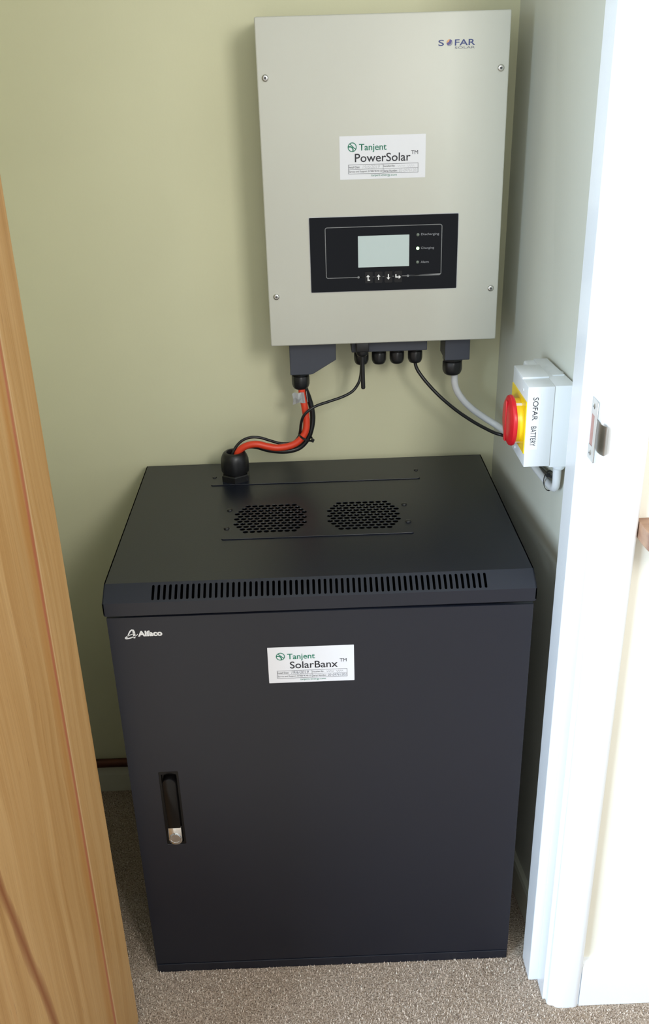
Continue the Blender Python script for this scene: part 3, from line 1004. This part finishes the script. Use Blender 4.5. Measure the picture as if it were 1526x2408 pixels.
# crumpled free end to the left
g = [[(-0.0175, 0.3845, 0.9040), (-0.0235, 0.3830, 0.9030), (-0.0290, 0.3850, 0.9045), (-0.0335, 0.3820, 0.9030)],
     [(-0.0170, 0.3842, 0.8945), (-0.0230, 0.3805, 0.8930), (-0.0285, 0.3835, 0.8960), (-0.0318, 0.3800, 0.8945)],
     [(-0.0155, 0.3845, 0.8850), (-0.0225, 0.3830, 0.8870), (-0.0275, 0.3855, 0.8840), (-0.0330, 0.3825, 0.8835)]]
gv = [[t.verts.new(p) for p in row] for row in g]
for i in range(2):
    for j in range(3):
        t.faces.new((gv[i][j], gv[i + 1][j], gv[i + 1][j + 1], gv[i][j + 1]))
geom = bmesh.ops.solidify(t, geom=list(t.faces), thickness=0.0003)
merge(bm, t)
pt = plane_matrix((0, 0.3840, 0), (1, 0, 0), (0, 0, 1))
tg = obj('cable_tag', bm, M['tape'], red)
tag(tg, 'crumpled silver grey tag wrapped round the cable')

# ------------------------------------------------------------------ isolator on the right wall
iso = thing('isolator_switch', 'pale grey isolator box with red rotary knob on the right wall', 'isolator', (0.340, 0.065, 0.9085))
WP = M['white_plastic']
WX = 0.3400
FX = 0.2770
bm = bmesh.new()
box(bm, 0.3115, WX, 0.0215, 0.1480, 0.9060, 1.0200, 0.0016, 2)
box(bm, 0.2975, WX - 0.0005, 0.1125, 0.1480, 0.9100, 1.0185, 0.0040, 3)
for v in bm.verts:          # back edge scribed to the wall, which is slightly out of square
    yw_ = 0.08 + 1.05 * (v.co.y - 0.02)
    lim = 0.2770 + (0.3640 - 0.0723 * yw_ - 0.0004 - 0.2916) / 1.05
    if v.co.x > 0.334:
        v.co.x = min(v.co.x, lim)
obj('back_box', bm, WP, iso, smooth=True)
bm = bmesh.new()
box(bm, FX, 0.3120, 0.0200, 0.1110, 0.9085, 1.0200, 0.0012, 2)
box(bm, FX, 0.3125, 0.0560, 0.1110, 0.9085, 1.0222, 0.0008, 2)
icov = obj('cover', bm, WP, iso, smooth=True)
# knock-outs on the top of the back box
bm = bmesh.new()
ZK = 1.0201
KM = plane_matrix((0, 0, ZK), (1, 0, 0), (0, 1, 0))
ribbon(bm, circle(0.3265, 0.078, 0.0095, 24), 0.0008, KM, True, th=0.0005)
ribbon(bm, circle(0.3195, 0.104, 0.0020, 14), 0.0006, KM, True, th=0.0005)
ribbon(bm, circle(0.3285, 0.0480, 0.0022, 14), 0.0006, KM, True, th=0.0005)
box(bm, 0.3190, 0.3350, 0.0655, 0.0675, 1.0200, 1.0210)
obj('knockout_ring', bm, WP, iso)
# yellow plate and drum
bm = bmesh.new(); box(bm, FX - 0.0012, FX + 0.0005, 0.0215, 0.1090, 0.9270, 0.9990, 0.0004, 1)
yp = obj('yellow_plate', bm, M['yellow'], icov)
tag(yp, 'yellow backing plate')
KY, KZ = 0.0580, 0.9620
km = frame_matrix((FX - 0.001, KY, KZ), (-1, 0, 0))
bm = bmesh.new()
lathe(bm, [(0.0300, 0), (0.0296, 0.0092)], km, 40)
drum = obj('yellow_drum', bm, M['yellow'], icov, smooth=True)
tag(drum, 'round yellow collar under the knob')
bm = bmesh.new()
lathe(bm, [(0.0305, 0.0082), (0.0338, 0.0088), (0.0345, 0.0110), (0.0335, 0.0140), (0.0290, 0.0165), (0.0190, 0.0180), (0.0050, 0.0184)], km, 56)
t = bmesh.new(); box(t, -0.0285, 0.0285, -0.0045, 0.0045, 0.0170, 0.0196, 0.0015, 2); t.transform(km @ Matrix.Rotation(PI / 2, 4, 'Z')); merge(bm, t)
tag(obj('rotary_knob', bm, M['red'], iso, smooth=True), 'red rotary knob')
# padlock slots in the collar, with their white liners
for a in (PI / 2 - 0.1, -PI / 2 + 0.25):
    c = Vector((FX - 0.0055, KY + 0.0297 * math.sin(PI) - 0.0165 * 1.0, 0))
    dy, dz = -0.45, math.copysign(0.89, a)
    bm = bmesh.new()
    t = bmesh.new()
    box(t, -0.0050, 0.0050, -0.0022, 0.0022, -0.0006, 0.0006, 0.0005, 1)
    q = Matrix.Translation((FX - 0.0052, KY + dy * 0.0300, KZ + dz * 0.0300)) @ Vector((0, dy, dz)).to_track_quat('Z', 'X').to_matrix().to_4x4()
    # keep the long side along x
    mm = plane_matrix((FX - 0.0052, KY + dy * 0.0301, KZ + dz * 0.0301), (1, 0, 0), (0, -dz, dy))
    t.transform(mm)
    merge(bm, t)
    tag(obj('padlock_slot', bm, M['print_white'], drum), 'white lined padlock slot')
for p in ((0.0455, 1.0085), (0.0750, 0.9160)):
    screw((FX, p[0], p[1]), (-1, 0, 0), 0.0022, [WP, M['print_grey']], icov)
# printed strip
bm = bmesh.new()
lm = plane_matrix((0, 0.0200, 0), (1, 0, 0), (0, 0, 1))
sheet(bm, [(0.2811, 0.9334), (0.2936, 0.9334), (0.2943, 1.0112), (0.2814, 1.0114)], lm, 0.0002)
ls = obj('label_strip', bm, M['print_white'], icov)
tag(ls, 'white strip with black lettering')
bm = bmesh.new()
# lettering runs downwards: local u = -z, local v = +x
tm = plane_matrix((0, 0.0200 - 0.00025, 0), (0, 0, -1), (1, 0, 0))
text(bm, 'SOFAR', -1.0060, -0.9745, 0.2842, 0.2913, tm, 0)
text(bm, 'BATTERY', -0.9660, -0.9385, 0.2836, 0.2907, tm, 0)
obj('lettering', bm, M['ink_black'], ls)
# bottom gland of the isolator
bm = bmesh.new()
m = frame_matrix((0.3300, 0.0400, 0.9062), (0, 0, -1))
t = bmesh.new()
lathe(t, [(0.0088, 0), (0.0088, 0.0060), (0.0080, 0.0085), (0.0066, 0.0100)], m, 28)
for v in t.verts:      # keep the cap clear of the wall
    v.co.x = min(v.co.x, 0.3392)
merge(bm, t)
box(bm, 0.3205, 0.3392, 0.0290, 0.0520, 0.9045, 0.9075, 0.0006, 1)
obj('cable_gland', bm, WP, iso, smooth=True)

# seat the whole switch on the wall, which is a few degrees out of square
_a = Vector((0.2770, 0.0200, 0.9085)); _b = Vector((0.2916, 0.0800, 0.8830))
iso.location = _b + 1.05 * (Vector((0.340, 0.065, 0.9085)) - _a)
iso.scale = (1.05, 1.05, 1.05)

# ------------------------------------------------------------------ strike plate on the right jamb
spx = XR
sp = thing('strike_plate', 'nickel strike plate with curved lip, screwed to the white right door jamb', 'strike plate', (spx, -0.055, 0.9470))
bm = bmesh.new()
SM = plane_matrix((spx - 0.0001, 0, 0), (0, -1, 0), (0, 0, 1))     # local u = -y, v = z, normal -x
# normal of this frame: (-y) x z = -x
plate_holes(bm, rrect(0.0415, 0.0700, 0.9485, 1.0272, 0.0015, 3), [rrect(0.0445, 0.0605, 0.9665, 1.0070, 0.001, 2)], 0.0014, SM)
obj('plate', bm, M['nickel'], sp)
# curved lip wrapping round the edge
bm = bmesh.new()
pr = []
N_ = 9
cent = [(-0.0690, spx - 0.0010), (-0.0780, spx - 0.0016), (-0.0860, spx - 0.0014), (-0.0925, spx - 0.0002), (-0.0970, spx + 0.0022), (-0.0990, spx + 0.0050)]
t = bmesh.new()
zz = [0.9690, 0.9700, 0.9712, 1.0040, 1.0052, 1.0062]
path_ = spline([(p[1], p[0], 0) for p in cent], 4)
rowsv = []
for i, p in enumerate(path_):
    s_ = i / (len(path_) - 1)
    e_ = 0.0030 * max(0.0, (s_ - 0.75) / 0.25) ** 2
    rowsv.append([t.verts.new((p.x, p.y, z_)) for z_ in (0.9690 + e_, 0.9780, 0.9870, 0.9960, 1.0062 - e_)])
for a, b in zip(rowsv, rowsv[1:]):
    for k in range(4):
        t.faces.new((a[k], b[k], b[k + 1], a[k + 1]))
bmesh.ops.solidify(t, geom=list(t.faces), thickness=0.0013)
merge(bm, t)
obj('lip', bm, M['nickel'], sp, smooth=True)
bm = bmesh.new(); box(bm, spx - 0.0003, spx + 0.0003, -0.0610, -0.0440, 0.9660, 1.0075)
tag(obj('latch_mortice', bm, M['bare_wood'], sp), 'bare pinkish timber in the latch opening')
for z_ in (1.0178, 0.9572):
    screw((spx - 0.0014, -0.0545, z_), (-1, 0, 0), 0.0040, [M['steel'], M['grey_hole']], sp, h=0.0010)

# ------------------------------------------------------------------ pipe along the back skirting
bm = bmesh.new()
tube(bm, [(-0.5995, 0.4610, 0.0752), (-0.2, 0.4610, 0.0752), (0.3060, 0.4610, 0.0752)], 0.0092, 18, 2)
tag(obj('heating_pipe', bm, M['copper'], smooth=True), 'dark reddish copper pipe along the top of the back skirting', 'pipe')

# ------------------------------------------------------------------ wooden rail end on the landing wall, far right
bm = bmesh.new()
pl = [(0.3995, YO - 0.0003), (0.3997, -0.112), (0.4010, -0.128), (0.4050, -0.142), (0.4120, -0.152), (0.425, -0.158), (1.25, -0.158), (1.25, YO - 0.0003)]
prism(bm, pl, 'z', 0.8545, 0.8780, 0.0012)
tag(obj('wooden_shelf', bm, M['rail_wood']), 'brown wooden shelf end on the white wall at the right edge', 'shelf')
